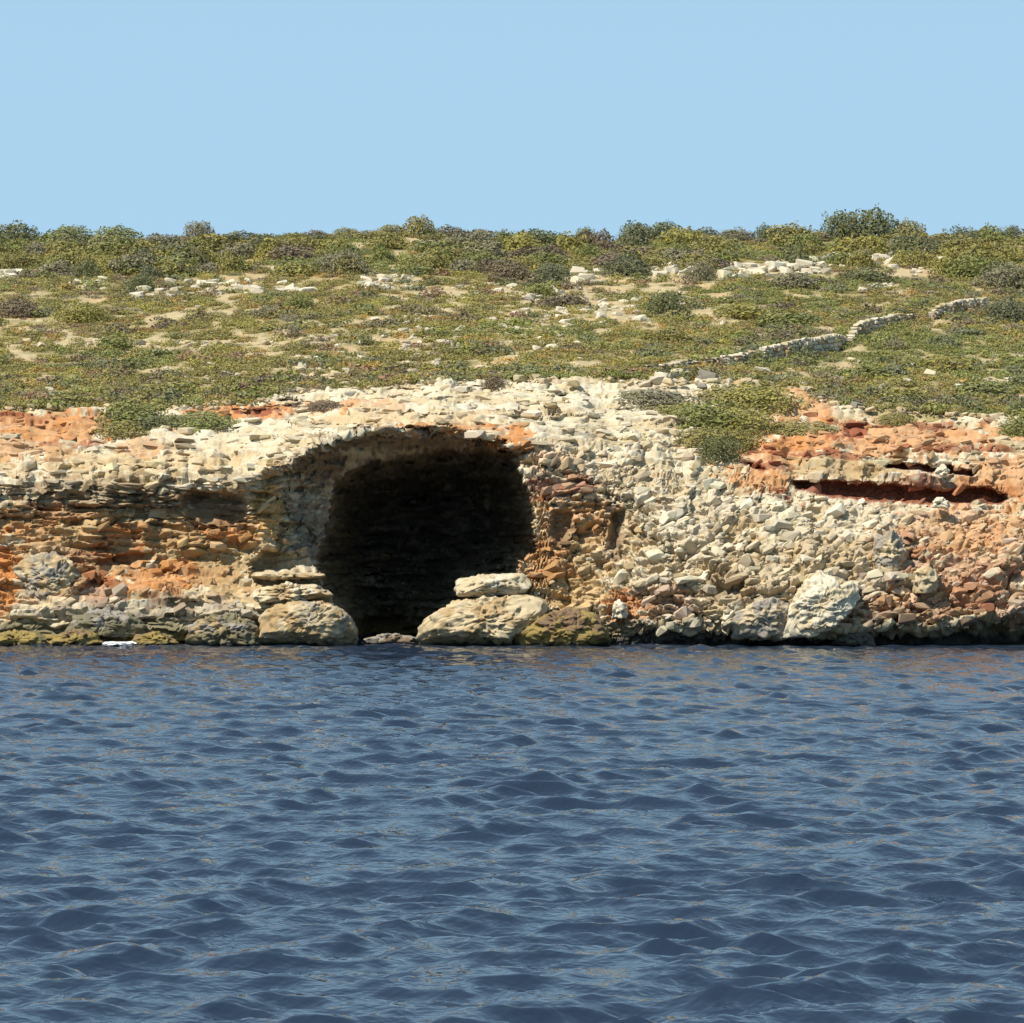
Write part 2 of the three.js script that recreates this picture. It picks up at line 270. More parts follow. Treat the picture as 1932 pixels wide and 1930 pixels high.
// ---------------------------------------------------------------- the hillside behind the rim
const skyV = curve([[-700, 452], [0, 450], [400, 448], [700, 446], [1000, 452], [1150, 458], [1300, 454], [1500, 452], [1700, 448], [1850, 452], [2700, 450]]);
const FAR = 332;
function hillDist(u, v) {                                  // even slope from the rim to the skyline
  const [rv, rd] = rimAt(u), kr = (HORIZON - rv) / F, ks = (HORIZON - skyV(u)) / F;
  const m = (ks * FAR - kr * rd) / (FAR - rd), k = (HORIZON - v) / F;
  return clamp((kr * rd - m * rd) / (k - m), rd - 3, FAR);
}
const hillBump = (x, z, f) => f * (0.9 * noise(x * 0.06, z * 0.05, 2) + 0.35 * noise(x * 0.2, z * 0.2, 6));
function hillPoint(u, v) {
  const d = hillDist(u, v), q = at(u, v, d), f = sstep(0, 14, d - rimAt(u)[1]);
  q.y += hillBump(q.x, q.z, f * 0.55); return q;
}
const openGround = (u, v) => {                             // 1 where stony ground shows between the plants
  const n = fbm(u * 0.012, v * 0.05, 31, 3) * 1.5 + fbm(u * 0.05, v * 0.16, 41, 3);
  let k = -0.11;
  for (const [cu, cv, ru, rv, s] of [[450, 540, 170, 20, 0.5], [740, 535, 90, 16, 0.5], [1120, 545, 260, 40, 0.5], [1450, 512, 120, 18, 0.55], [1700, 500, 130, 18, 0.5], [1750, 512, 70, 10, 0.4], [150, 545, 60, 22, 0.55], [300, 650, 400, 16, 0.42], [700, 640, 260, 50, 0.24], [1150, 600, 250, 30, 0.35], [30, 615, 120, 30, 0.35], [1000, 690, 240, 20, 0.25], [650, 715, 220, 12, 0.4], [1660, 545, 60, 16, 0.4], [400, 590, 120, 25, 0.2], [1500, 690, 120, 14, 0.2], [1500, 715, 120, 10, 0.4]])
    k += s * Math.max(0, 1 - Math.hypot((u - cu) / ru, (v - cv) / rv) * 0.8);
  return clamp((k + n * 0.72) * 3.2 + 0.35);
};
const hillCols = []; for (let u = -720; u < -60; u += 24) hillCols.push(u); for (let u = -60; u <= 2000; u += 5) hillCols.push(u); for (let u = 2024; u <= 2660; u += 24) hillCols.push(u);
const HR = 190, HB = 8;
const hillGeometry = gridGeometry(hillCols.length, HR + HB, (i, j, p, o) => {
  const u = hillCols[i], [rv] = rimAt(u), sv = skyV(u); let q;
  if (j < HR) { const v = rv + 3 - (rv + 3 - sv) * Math.pow(j / (HR - 1), 0.9); q = hillPoint(u, v); if (j === 0) q.y -= 0.5; }
  else { q = hillPoint(u, sv); const b = j - HR + 1; q.z -= b * 20; q.x *= 1 + b * 0.06; q.y -= 0.03 * b * b * 20; }
  p[o] = q.x; p[o + 1] = q.y; p[o + 2] = q.z;
}, true);
{
  const P = hillGeometry.attributes.position.array, C = hillGeometry.attributes.color.array;
  for (let o = 0; o < P.length; o += 3) {
    const x = P[o], y = P[o + 1], z = P[o + 2], u = x / -z * F + MID, v = HORIZON - (y - EYE) / -z * F;
    const k = openGround(u, v), n = 0.75 + 0.6 * (0.5 + fbm(x * 1.7, z * 1.7, 3, 3)), red = clamp(sstep(0.0, 0.3, fbm(x * 0.2, z * 0.2, 9, 3)) * 0.6 + Math.max(0, 1 - Math.hypot((u - 1760) / 60, (v - 512) / 14)) + Math.max(0, 1 - Math.hypot((u - 1440) / 120, (v - 545) / 22)));
    const c = [lerp(0.23, lerp(0.36, 0.40, red), k), lerp(0.19, lerp(0.285, 0.25, red), k), lerp(0.075, lerp(0.15, 0.11, red), k)];
    for (let e = 0; e < 3; e++) C[o + e] = c[e] * n;
  }
}
const hillside = new THREE.Mesh(hillGeometry, new THREE.MeshStandardMaterial({ vertexColors: true, roughness: 1 }));
hillside.name = 'hillside'; hillside.userData.kind = 'structure'; scene.add(hillside);
tag(hillside, 'stony hillside of dry ground rising behind the sea cliff', 'hillside');

// ---------------------------------------------------------------- the sea
{
  const waves = [];
  for (let i = 0; i < 84; i++) {
    const L = 0.2 * Math.pow(22, Math.pow((i + rnd()) / 84, 1.0)), k = 2 * Math.PI / L, th = (rnd() + rnd() + rnd() - 1.5) * 1.25 + 0.25;
    const steep = 0.046 * (L > 3 ? 0.6 : L > 1.4 ? 0.95 : L > 0.4 ? 1.5 : 0.7);
    waves.push([k * Math.sin(th), k * Math.cos(th), steep / k, rnd() * 6.283, Math.sin(th), Math.cos(th), k]);
  }
  const xs = []; const half = 270; for (let i = -half; i <= half; i++) xs.push(i / half);
  for (const e of [1.2, 1.7, 3, 6, 14, 40]) { xs.push(e); xs.unshift(-e); }
  const ds = [-900, -300, -100, -20, 10, 22, 30, 34]; for (let d = 36; d < 226; d += 0.09 + 0.0017 * (d - 36)) ds.push(d); ds.push(240);
  const g = gridGeometry(xs.length, ds.length, (i, j, p, o) => {
    const d = ds[j], w = Math.max(d, 40) * 0.151 * 1.4 + 3, x = xs[i] * w, fade = (Math.abs(xs[i]) > 1.01 || d < 35 || d > 228) ? 0.12 : 1;
    let X = x, Y = 0, Z = -d; const gust = 0.74 + 0.5 * sstep(-0.25, 0.5, noise(x * 0.33, d * 0.15, 77) + 0.6 * noise(x * 0.8, d * 0.3, 37));
    const cell = Math.max(2 * w / 540, 0.09 + 0.0017 * Math.max(0, d - 36)) * 2.4;
    for (const [kx, kz, a, ph, sx, sz, k] of waves) {
      const keep = sstep(cell * 0.75, cell * 1.5, 6.283 / k); if (!keep) continue;
      const A = a * fade * gust * keep, t = kx * x + kz * -d + ph, s = Math.sin(t);
      Y += A * Math.cos(t); X -= 0.75 * A * sx * s; Z -= 0.75 * A * sz * s;
    }
    p[o] = X; p[o + 1] = Y; p[o + 2] = Z;
  });
  const P = g.attributes.position.array, uv = new Float32Array(P.length / 3 * 2);
  for (let i = 0; i < uv.length / 2; i++) { uv[2 * i] = P[3 * i] / 2.3; uv[2 * i + 1] = P[3 * i + 2] / 2.3; }
  g.setAttribute('uv', new THREE.BufferAttribute(uv, 2));
  const S = 256, t = new Uint8Array(S * S * 4), rip = [];
  for (let i = 0; i < 46; i++) { const a = Math.round(rr(-16, 16)), b = Math.round(rr(5, 22)); rip.push([a, b, rnd() * 6.283, 1 / Math.hypot(a, b)]); }
  for (let j = 0; j < S; j++) for (let i = 0; i < S; i++) {
    let h = 0; for (const [a, b, ph, am] of rip) h += am * Math.sin(6.28319 * (a * i + b * j) / S + ph);
    const q = clamp(127 + h * 190, 0, 255), o = (j * S + i) * 4; t[o] = t[o + 1] = t[o + 2] = q; t[o + 3] = 255;
  }
  const tex = new THREE.DataTexture(t, S, S); tex.wrapS = tex.wrapT = THREE.RepeatWrapping; tex.magFilter = THREE.LinearFilter; tex.needsUpdate = true;
  const sea = new THREE.Mesh(g, new THREE.MeshPhysicalMaterial({ color: new THREE.Color().setRGB(0.016, 0.027, 0.046), roughness: 0.05, ior: 1.36, bumpMap: tex, bumpScale: 0.008 }));
  sea.name = 'sea'; sea.userData.kind = 'structure'; scene.add(sea);
  tag(sea, 'choppy dark blue sea in front of the cliff', 'sea');
}

// ---------------------------------------------------------------- boulders at the foot of the cliff
const kept = [];
function boulder(name, label, outline, dist, depth, minerals, opt = {}) {
  kept.push(outline); dist -= 0.2;
  let cu = 0, cv = 0; outline.forEach(([u, v]) => { cu += u / outline.length; cv += v / outline.length; });
  if (opt.c) [cu, cv] = opt.c;
  const wide = Math.max(...outline.map((q) => q[0])) - Math.min(...outline.map((q) => q[0])), nTh = wide > 120 ? 150 : wide > 60 ? 110 : 50, nPh = Math.round(nTh * 0.5), s = dist / F, radius = (th) => {           // how far the outline lies from the middle in this direction
    const dx = Math.cos(th), dy = Math.sin(th); let best = 8;
    for (let i = 0, j = outline.length - 1; i < outline.length; j = i++) {
      const ax = outline[j][0] - cu, ay = outline[j][1] - cv, ex = outline[i][0] - outline[j][0], ey = outline[i][1] - outline[j][1], det = ex * dy - ey * dx;
      if (Math.abs(det) < 1e-9) continue;
      const t = (ex * ay - ey * ax) / det, w = (dx * ay - dy * ax) / det; if (t > 0 && w >= 0 && w <= 1) best = Math.max(best, t);
    }
    return best;
  };
  const rad = []; for (let i = 0; i < nTh; i++) { const t = i / nTh * Math.PI * 2; rad.push((radius(t - 0.05) + radius(t) * 2 + radius(t + 0.05)) / 4 * (1 + 0.1 * fbm(Math.cos(t) * 2.2 + cu, Math.sin(t) * 2.2, cv, 3))); }
  const hw = wide / 2 * s, hh = (Math.max(...outline.map((q) => q[1])) - Math.min(...outline.map((q) => q[1]))) / 2 * s;
  const mean = rad.reduce((a, b) => a + b) / nTh, cuts = [];
  for (let i = 0; i < 9; i++) { const n = new THREE.Vector3(rr(-1, 1) / hw, rr(-0.8, 1) / hh, rr(0.3, 1.2) / depth).normalize(), e = Math.hypot(n.x * hw, n.y * hh, n.z * depth); cuts.push([n, e * rr(0.86, 1)]); }
  const c = at(cu, cv, dist), sq = opt.square ?? 0.6, out = [0, 0, 0];
  const p = [], col = [], ix = [];
  for (let j = 0; j <= nPh; j++) for (let i = 0; i <= nTh; i++) {
    const ph = j / nPh * Math.PI, th = i / nTh * Math.PI * 2, sp = Math.sin(ph), r = lerp(mean, rad[i % nTh], sp) * sp, cz = Math.sign(Math.cos(ph)) * Math.sqrt(Math.max(0, 1 - Math.pow(sp, 2 / sq)));
    let x = r * Math.cos(th) * s, y = -r * Math.sin(th) * s, z = Math.sign(cz) * Math.pow(Math.abs(cz), sq) * depth;
    for (const [n, e] of cuts) { const q = n.x * x + n.y * y + n.z * z - e; if (q > 0) { const k = q * 0.85; x -= n.x * k; y -= n.y * k; z -= n.z * k; } }
    const wx = c.x + x, wy = c.y + y, wz = c.z + z, [f1, f2, id] = cells(wx * 0.75 + 9, wy * 0.75, wz * 0.75);
    const [g1, g2] = cells(wx * 2.2, wy * 2.6, wz * 2.2);
    const d = (opt.rough ?? 1) * ((id - 0.5) * 0.12 - 0.09 * sstep(0.07, 0, f2 - f1) + 0.42 * fbm(wx * 1.7, wy * 2.6, wz * 1.7, 5) - 0.2 * sstep(0.1, 0.3, fbm(wx * 2.4 + 7, wy * 4, wz * 2.4, 3)) + 0.05 * (0.5 - g1)), L = Math.hypot(x, y, z) || 1;
    const k = Math.sin(ph) < 0.02 && j > nPh / 2 ? 0 : 1;
    p.push(x + x / L * d * k, y + y / L * d * k, z + z / L * d);
    let w = minerals[0], base = [...ROCK[w]];
    minerals.slice(1).forEach((m, q) => { const t = sstep(0.0, 0.14, fbm(wx * 0.9 + 20 * q, wy * 0.9, wz * 0.9, 4) + 0.02); base = base.map((b, e) => lerp(b, ROCK[m][e], t * 0.85)); });
    const al = sstep(-0.12, 0.12, (opt.algae ?? 0.9) - wy + 0.8 * fbm(wx, wy * 1.4, wz, 3)), we = sstep(-0.1, 0.1, 0.14 - wy + 0.3 * fbm(wx * 2, wy, wz * 2, 2));
    base = base.map((b, e) => lerp(lerp(b, ROCK[opt.weed ?? 'algae'][e], al * 0.75), ROCK.wet[e], we));
    const f = 0.82 + 0.36 * (0.5 + fbm(wx * 4, wy * 4, wz * 4, 3));
    col.push(base[0] * f, base[1] * f, base[2] * f);
  }
  for (let j = 0; j < nPh; j++) for (let i = 0; i < nTh; i++) { const a = j * (nTh + 1) + i, b = a + nTh + 1; ix.push(a, a + 1, b, a + 1, b + 1, b); }
  const g = new THREE.BufferGeometry(); g.setAttribute('position', new THREE.Float32BufferAttribute(p, 3)); g.setAttribute('color', new THREE.Float32BufferAttribute(col, 3)); g.setIndex(ix); g.computeVertexNormals();
  const m = new THREE.Mesh(g, rockMaterial); m.name = numbered(name); m.position.copy(c); scene.add(m);
  return tag(m, label, 'rock', opt.group);
}
boulder('boulder', 'big heart-shaped pale grey boulder at the foot of the right-hand cliff', [[1476, 1202], [1482, 1165], [1503, 1120], [1525, 1092], [1546, 1076], [1568, 1086], [1586, 1106], [1605, 1094], [1620, 1104], [1622, 1130], [1600, 1160], [1570, 1184], [1535, 1200]], 198.4, 1.7, ['pale', 'cream'], { algae: 0.35, rough: 0.8, c: [1548, 1145] });
boulder('boulder', 'rounded grey and cream boulder beside the vivid orange stain at the left edge', [[28, 1072], [58, 1046], [108, 1042], [142, 1062], [150, 1092], [128, 1114], [104, 1146], [60, 1146], [36, 1115]], 202.9, 1.5, ['cream', 'tan', 'grey'], { algae: 0.3 });
boulder('boulder', 'smooth grey-brown boulder at the water under the left side of the cave', [[488, 1222], [490, 1165], [515, 1140], [570, 1132], [628, 1138], [662, 1160], [672, 1190], [676, 1224]], 200.4, 1.8, ['tan', 'grey', 'cream'], { algae: 0.6, rough: 0.7, square: 0.55 });
boulder('rock_slab', 'bright cream flat slab on top of the boulder left of the cave', [[478, 1124], [486, 1108], [540, 1102], [600, 1106], [626, 1122], [622, 1136], [486, 1136]], 201, 1.6, ['pale', 'cream', 'tan'], { algae: -2, square: 0.5, rough: 1.5 });
boulder('rock_slab', 'thin pale rock ledge over the slot left of the cave', [[470, 1089], [480, 1079], [560, 1081], [612, 1080], [616, 1090], [560, 1093], [480, 1094]], 202.8, 1.4, ['cream', 'tan'], { algae: -2, square: 0.5, rough: 1.2 });
boulder('rock_slab', 'flat cream slab jutting over the dark cave at its lower right', [[855, 1112], [862, 1094], [905, 1086], [985, 1081], [1002, 1096], [992, 1120], [925, 1124], [868, 1126]], 201.2, 1.9, ['cream', 'pale'], { algae: -2, square: 0.5, rough: 0.8 });
boulder('boulder', 'broad cream boulder below the flat slab right of the cave', [[786, 1222], [790, 1184], [806, 1162], [860, 1134], [930, 1124], [1000, 1122], [1034, 1138], [1030, 1170], [980, 1200], [960, 1224]], 200.6, 1.9, ['cream', 'tan'], { algae: 0.55, square: 0.55 });
boulder('boulder', 'brown weedy boulder at the water between cream boulder and rubble cliff', [[950, 1224], [985, 1186], [1030, 1158], [1078, 1146], [1126, 1162], [1150, 1188], [1152, 1224]], 199.8, 1.7, ['brown', 'ochre'], { algae: 0.9, weed: 'ochre', square: 0.6 });
boulder('boulder', 'grey blocky boulder touching the left side of the big pale one', [[1378, 1208], [1384, 1160], [1412, 1136], [1468, 1124], [1492, 1142], [1486, 1206]], 198.9, 1.4, ['grey', 'cream'], { algae: 0.5, square: 0.55 });
boulder('boulder', 'low dark wet rock in the shade under the big pale boulder', [[1566, 1222], [1580, 1196], [1612, 1180], [1640, 1194], [1652, 1222]], 199.4, 1.2, ['algae', 'grey'], { algae: 1, weed: 'wet' });
boulder('rock_block', 'squarish orange-cream block in the rusty rubble at right', [[1722, 1120], [1724, 1078], [1744, 1066], [1770, 1074], [1766, 1116]], 199.3, 0.9, ['cream', 'tan'], { algae: -2, square: 0.45, rough: 0.7 });
boulder('rock_block', 'upright grey-cream block embedded above the big pale boulder', [[1644, 1062], [1650, 1010], [1690, 999], [1706, 1020], [1700, 1074], [1668, 1086]], 200.6, 0.9, ['cream', 'grey'], { algae: -2, square: 0.5 });
boulder('boulder', 'small bright cream rock in the red hollow above the brown weedy boulder', [[1156, 1166], [1156, 1142], [1170, 1132], [1182, 1142], [1182, 1164]], 200.2, 0.5, ['pale'], { algae: -2 });
boulder('boulder', 'small pale rock lying at the mouth of the long red crack', [[1758, 958], [1762, 944], [1778, 938], [1792, 946], [1790, 958]], 203.3, 0.4, ['pale'], { algae: -2 });
boulder('boulder', 'small white rock perched between the two red cracks', [[1766, 892], [1770, 882], [1782, 880], [1790, 888], [1784, 896]], 205.8, 0.4, ['pale'], { algae: -2 });
boulder('boulder', 'dark grey rock on the cave floor between its two guarding boulders', [[676, 1224], [690, 1204], [730, 1196], [778, 1200], [800, 1224]], 203, 1.2, ['grey', 'brown'], { algae: 0.3, weed: 'wet' });
boulder('rock_shelf', 'ochre weed-covered rock shelf at the water in the lower left corner of the cliff', [[-60, 1224], [-20, 1196], [40, 1190], [84, 1198], [100, 1224]], 199.8, 1.2, ['ochre', 'algae'], { algae: 0.2, weed: 'ochre', square: 0.6 });
boulder('rock_shelf', 'olive rock shelf at the water left of the white foam', [[90, 1224], [104, 1200], [140, 1186], [180, 1192], [206, 1224]], 199.9, 1.1, ['ochre', 'brown'], { algae: 0.4, weed: 'ochre', square: 0.6 });
boulder('rock_shelf', 'yellow weedy rock at the water just right of the white foam', [[236, 1224], [262, 1198], [300, 1194], [330, 1206], [344, 1224]], 199.9, 1.0, ['ochre', 'brown'], { algae: 0.3, weed: 'ochre' });
boulder('boulder', 'grey waterline boulder midway between white foam and cave', [[345, 1222], [356, 1180], [400, 1158], [450, 1156], [488, 1180], [494, 1222]], 200.4, 1.4, ['grey', 'tan', 'algae'], { algae: 0.9, square: 0.6 });
boulder('boulder', 'grey lichened boulder under the orange patch near the left edge', [[120, 1196], [140, 1162], [190, 1148], [250, 1156], [282, 1190], [250, 1204]], 200.9, 1.2, ['grey', 'algae'], { algae: 1.2, square: 0.65 });

// ---------------------------------------------------------------- stones
const stoneShapes = [];
for (let k = 0; k < 10; k++) {
  const pts = [], n = 21 + k % 5, e = k % 2 ? 0.5 : 0.72;
  for (let i = 0; i < n; i++) {
    const v = new THREE.Vector3(rr(-1, 1), rr(-1, 1), rr(-1, 1)).normalize(), pw = (t) => Math.sign(t) * Math.pow(Math.abs(t), e) * 0.5;
    pts.push(new THREE.Vector3(pw(v.x), pw(v.y), pw(v.z)).multiplyScalar(rr(0.8, 1.05)));
  }
  const g = new ConvexGeometry(pts); g.deleteAttribute('uv'); stoneShapes.push(g);
}
const stoneMats = {};
function stoneMat(c) {                                     // a few dozen tones shared between alike stones
  const q = c.map((x) => Math.round(Math.pow(x, 0.5) * 44)), key = q.join();
  return stoneMats[key] ??= new THREE.MeshStandardMaterial({ color: new THREE.Color().setRGB(...q.map((x) => (x / 44) ** 2)), roughness: 0.93, flatShading: true });
}
const copyMat = new THREE.MeshStandardMaterial({ color: 0xffffff, roughness: 0.93, flatShading: true });
function putStones(parent, list, partName, restName, limit) {   // the largest as parts of their own, the rest as one part per shape
  list.sort((a, b) => b.show - a.show);
  const M = new THREE.Matrix4(), rest = stoneShapes.map(() => []);
  list.forEach((s, i) => {
    if (i < limit) {
      const m = new THREE.Mesh(stoneShapes[s.shape], stoneMat(s.color)); m.name = i ? partName + '_' + String(i).padStart(3, '0') : partName;
      m.position.copy(s.pos); m.quaternion.copy(s.quat); m.scale.copy(s.size); parent.add(m);
    } else rest[s.shape].push(s);
  });
  rest.forEach((l, k) => {
    if (!l.length) return;
    const im = new THREE.InstancedMesh(stoneShapes[k], copyMat, l.length);
    l.forEach((s, i) => { im.setMatrixAt(i, M.compose(s.pos, s.quat, s.size)); im.setColorAt(i, new THREE.Color().setRGB(...s.color)); });
    im.name = restName + (k ? '_' + String(k).padStart(3, '0') : ''); im.userData.kind = 'stuff'; parent.add(im);
  });
}
const quatOf = (turn, tilt, roll) => new THREE.Quaternion().setFromEuler(new THREE.Euler(tilt, turn, roll, 'ZYX'));
{
  const P = cliffGeometry.attributes.position.array, N = cliffGeometry.attributes.normal.array, nc = COLS.length, list = [], out = [0, 0, 0];
  const sprinkle = (count, weight, make) => {
    for (let i = 0, tries = 0; i < count && tries < count * 60; tries++) {
      const col = Math.floor(rnd() * nc), row = Math.floor(rr(3, ROWS - 11)), id = row * nc + col, u = cliffU[id], v = cliffV[id];
      if (u < -60 || u > 1990 || cliffC[id] > 0.25 || rnd() > weight(u, v, id)) continue;
      if (kept.some((k) => polyDist(k, u, v) < 3)) continue;
      const o = id * 3, s = make(u, v); if (!s) continue; i++;
      rockColor(u, v, P[o], P[o + 1], P[o + 2], cliffD[id], rnd(), out);
      const f = rr(0.82, 1.14), n = new THREE.Vector3(N[o], N[o + 1], N[o + 2]);
      list.push({ shape: Math.floor(rnd() * stoneShapes.length), color: out.map((c) => c * f), pos: new THREE.Vector3(P[o], P[o + 1], P[o + 2]).addScaledVector(n, (s.lift ?? 0.12) * s.size.y), quat: s.quat, size: s.size, show: s.size.x * s.size.y });
    }
  };
  const upper = (u, v) => v < (u < 1010 ? lipLine(u) : 870) + 8 ? 1 : 0;
  const slab = (a, b, flat) => () => { const L = a + (b - a) * Math.pow(rnd(), 2.2); return { size: new THREE.Vector3(L, L * rr(0.18, 0.42) * flat, L * rr(0.6, 1)), quat: quatOf(rr(-0.7, 0.7), rr(-0.15, 0.25), rr(-0.2, 0.14)), lift: -0.14 }; };
  const lump = (a, b) => () => { const L = a + (b - a) * Math.pow(rnd(), 2.6); return { size: new THREE.Vector3(L, L * rr(0.28, 0.7), L * rr(0.5, 0.9)), quat: quatOf(rr(-0.8, 0.8), rr(-0.5, 0.5), rr(-0.2, 0.8)), lift: -0.16 }; };
  const clump = (u, v, k) => sstep(-0.12, 0.2, fbm(u * 0.02, v * 0.03, k, 3));
  sprinkle(1250, (u, v) => upper(u, v) * (1 - zoneRubble(u, v)) * (0.15 + clump(u, v, 81)), slab(0.25, 1.45, 1.1));
  sprinkle(1300, (u, v) => v > 1188 ? 0 : zoneRubble(u, v) * (0.12 + clump(u, v, 82)), lump(0.28, 1.45));
  sprinkle(3200, (u, v) => v > 1188 ? 0 : zoneRubble(u, v) * (0.1 + clump(u, v, 83)), lump(0.1, 0.5));
  sprinkle(200, (u, v, id) => (1 - upper(u, v)) * (1 - zoneRubble(u, v)) * (v < 1160 ? 1 : 0.2), lump(0.25, 1.2));
  sprinkle(420, (u, v) => sstep(1380, 1460, u) * (v < 960 ? 1 : 0), lump(0.25, 1.1));
  sprinkle(420, (u, v) => u > 1150 && u < 1430 && v > 790 && v < 895 ? 1 : 0, lump(0.2, 1.0));
  sprinkle(170, (u, v) => u > 120 && u < 480 && v > 1060 && v < 1150 ? 1 : 0, lump(0.25, 1.0));
  putStones(cliff, list, 'stone', 'small_stones', 300);
}

// ---------------------------------------------------------------- sea foam
{
  const blobs = [], lump = new THREE.IcosahedronGeometry(1, 1); lump.deleteAttribute('uv');
  for (const [u, n, wide] of [[228, 170, 30], [206, 40, 14]])
    for (let i = 0; i < n; i++) {
      const g = lump.clone(), s = rr(0.03, 0.12), q = at(u + (rnd() + rnd() - 1) * wide, 1220, rr(197.2, 199.2));
      g.scale(s * 1.8, s * 0.45, s); g.translate(q.x, 0.12 + rr(0, 0.12), q.z); blobs.push(g);
    }
  const foam = new THREE.Mesh(mergeGeometries(blobs), new THREE.MeshStandardMaterial({ color: new THREE.Color().setRGB(0.8, 0.8, 0.78), roughness: 0.9 }));
  foam.name = 'sea_foam'; scene.add(foam); tag(foam, 'small white patch of sea foam at the foot of the left cliff', 'foam', null, 'stuff');
}

// ---------------------------------------------------------------- plants
const GREEN = {
  olive: [0.25, 0.215, 0.05], yellow: [0.29, 0.255, 0.052], dark: [0.135, 0.142, 0.045], grey: [0.215, 0.192, 0.105], green: [0.195, 0.205, 0.044], brown: [0.17, 0.125, 0.07], blue: [0.135, 0.142, 0.062],
};
const leafMats = {}; for (const k in GREEN) leafMats[k] = new THREE.MeshPhysicalMaterial({ transmission: 0.3, thickness: 0, color: new THREE.Color().setRGB(...GREEN[k]), vertexColors: true, roughness: 0.85, side: THREE.DoubleSide });
const twigMat = new THREE.MeshStandardMaterial({ color: new THREE.Color().setRGB(0.1, 0.075, 0.05), roughness: 0.95 });
function foliage(count, leaf, high, lump, sd) {            // leaf-sized faces through a lumpy dome of radius 1
  const p = [], c = [], ix = [], nrm = new THREE.Vector3(), a = new THREE.Vector3(), b = new THREE.Vector3();
  for (let i = 0; i < count; i++) {
    const th = rnd() * 6.283, el = Math.asin(Math.pow(rnd(), 0.85)), dir = new THREE.Vector3(Math.cos(th) * Math.cos(el), Math.sin(el), Math.sin(th) * Math.cos(el));
    const R = 0.84 + lump * 1.3 * noise(dir.x * 1.7 + sd * 7, dir.y * 1.7, dir.z * 1.7) + lump * 0.7 * noise(dir.x * 4 + sd, dir.y * 4, dir.z * 4 + sd * 3);
    const r = R * (1 - 0.55 * Math.pow(rnd(), 2.2)), q = dir.clone().multiplyScalar(r); q.y = q.y * high - 0.05;
    nrm.set(rr(-1, 1), rr(-1, 1), rr(-1, 1)).addScaledVector(dir, 0.9).normalize();
    a.set(rr(-1, 1), rr(-1, 1), rr(-1, 1)).cross(nrm).normalize(); b.crossVectors(nrm, a);
    const s = leaf * rr(0.6, 1.35), f = rr(0.7, 1.3), o = p.length / 3;
    for (const [x, y] of [[-1, 0], [0, -0.5], [1, 0], [0, 0.5]]) { p.push(q.x + a.x * x * s + b.x * y * s, q.y + a.y * x * s + b.y * y * s, q.z + a.z * x * s + b.z * y * s); c.push(f, f, f * rr(0.8, 1.1)); }
    ix.push(o, o + 1, o + 2, o, o + 2, o + 3);
  }
  const g = new THREE.BufferGeometry(); g.setAttribute('position', new THREE.Float32BufferAttribute(p, 3)); g.setAttribute('color', new THREE.Float32BufferAttribute(c, 3)); g.setIndex(ix); g.computeVertexNormals(); return g;
}
function stems() {
  const l = [];
  for (let i = 0; i < 5; i++) { const g = new THREE.CylinderGeometry(0.015, 0.04, 0.7, 5); g.translate(0, 0.3, 0); g.rotateX(rr(-0.7, 0.7)); g.rotateZ(rr(-0.7, 0.7)); l.push(g); }
  return mergeGeometries(l);
}
const crowns = [], stemGeometry = stems(); for (let k = 0; k < 8; k++) crowns.push(foliage(1000, 0.075, 1, 0.26, k + 1));
const fine = []; for (let k = 0; k < 4; k++) fine.push(foliage(2300, 0.05, 1, 0.26, k + 20));
const shrubs = [];
function shrub(name, label, tint, pos, w, h, group, opt = {}) {
  const o = new THREE.Group(); o.name = numbered(name); o.position.copy(pos);
  const f = new THREE.Mesh(opt.fine ? pick(fine) : pick(crowns), leafMats[tint]); f.name = 'crown'; f.rotation.y = rnd() * 6.283; f.scale.set(1, 1, 1);
  const s = new THREE.Mesh(stemGeometry, twigMat); s.name = 'stem'; o.add(f, s);
  o.scale.set(w / 1.7, h * 1.12, w / 1.7 * (opt.deep ?? 0.85)); if (opt.roll) o.rotation.z = opt.roll; if (opt.tilt) o.rotation.x = opt.tilt;
  scene.add(o); shrubs.push(o); return tag(o, label, 'shrub', group);
}
const onHill = (u, v) => hillPoint(u, v);
const px = (d) => d / F;                                   // metres per grid unit at that distance
function hillShrub(u, v, w, h, tint, label, group, opt) { const q = onHill(u, Math.max(v, skyV(u) + 0.5)), s = px(-q.z); return shrub(opt?.name ?? 'shrub', label, tint, q, w * s, h * s, group, opt); }
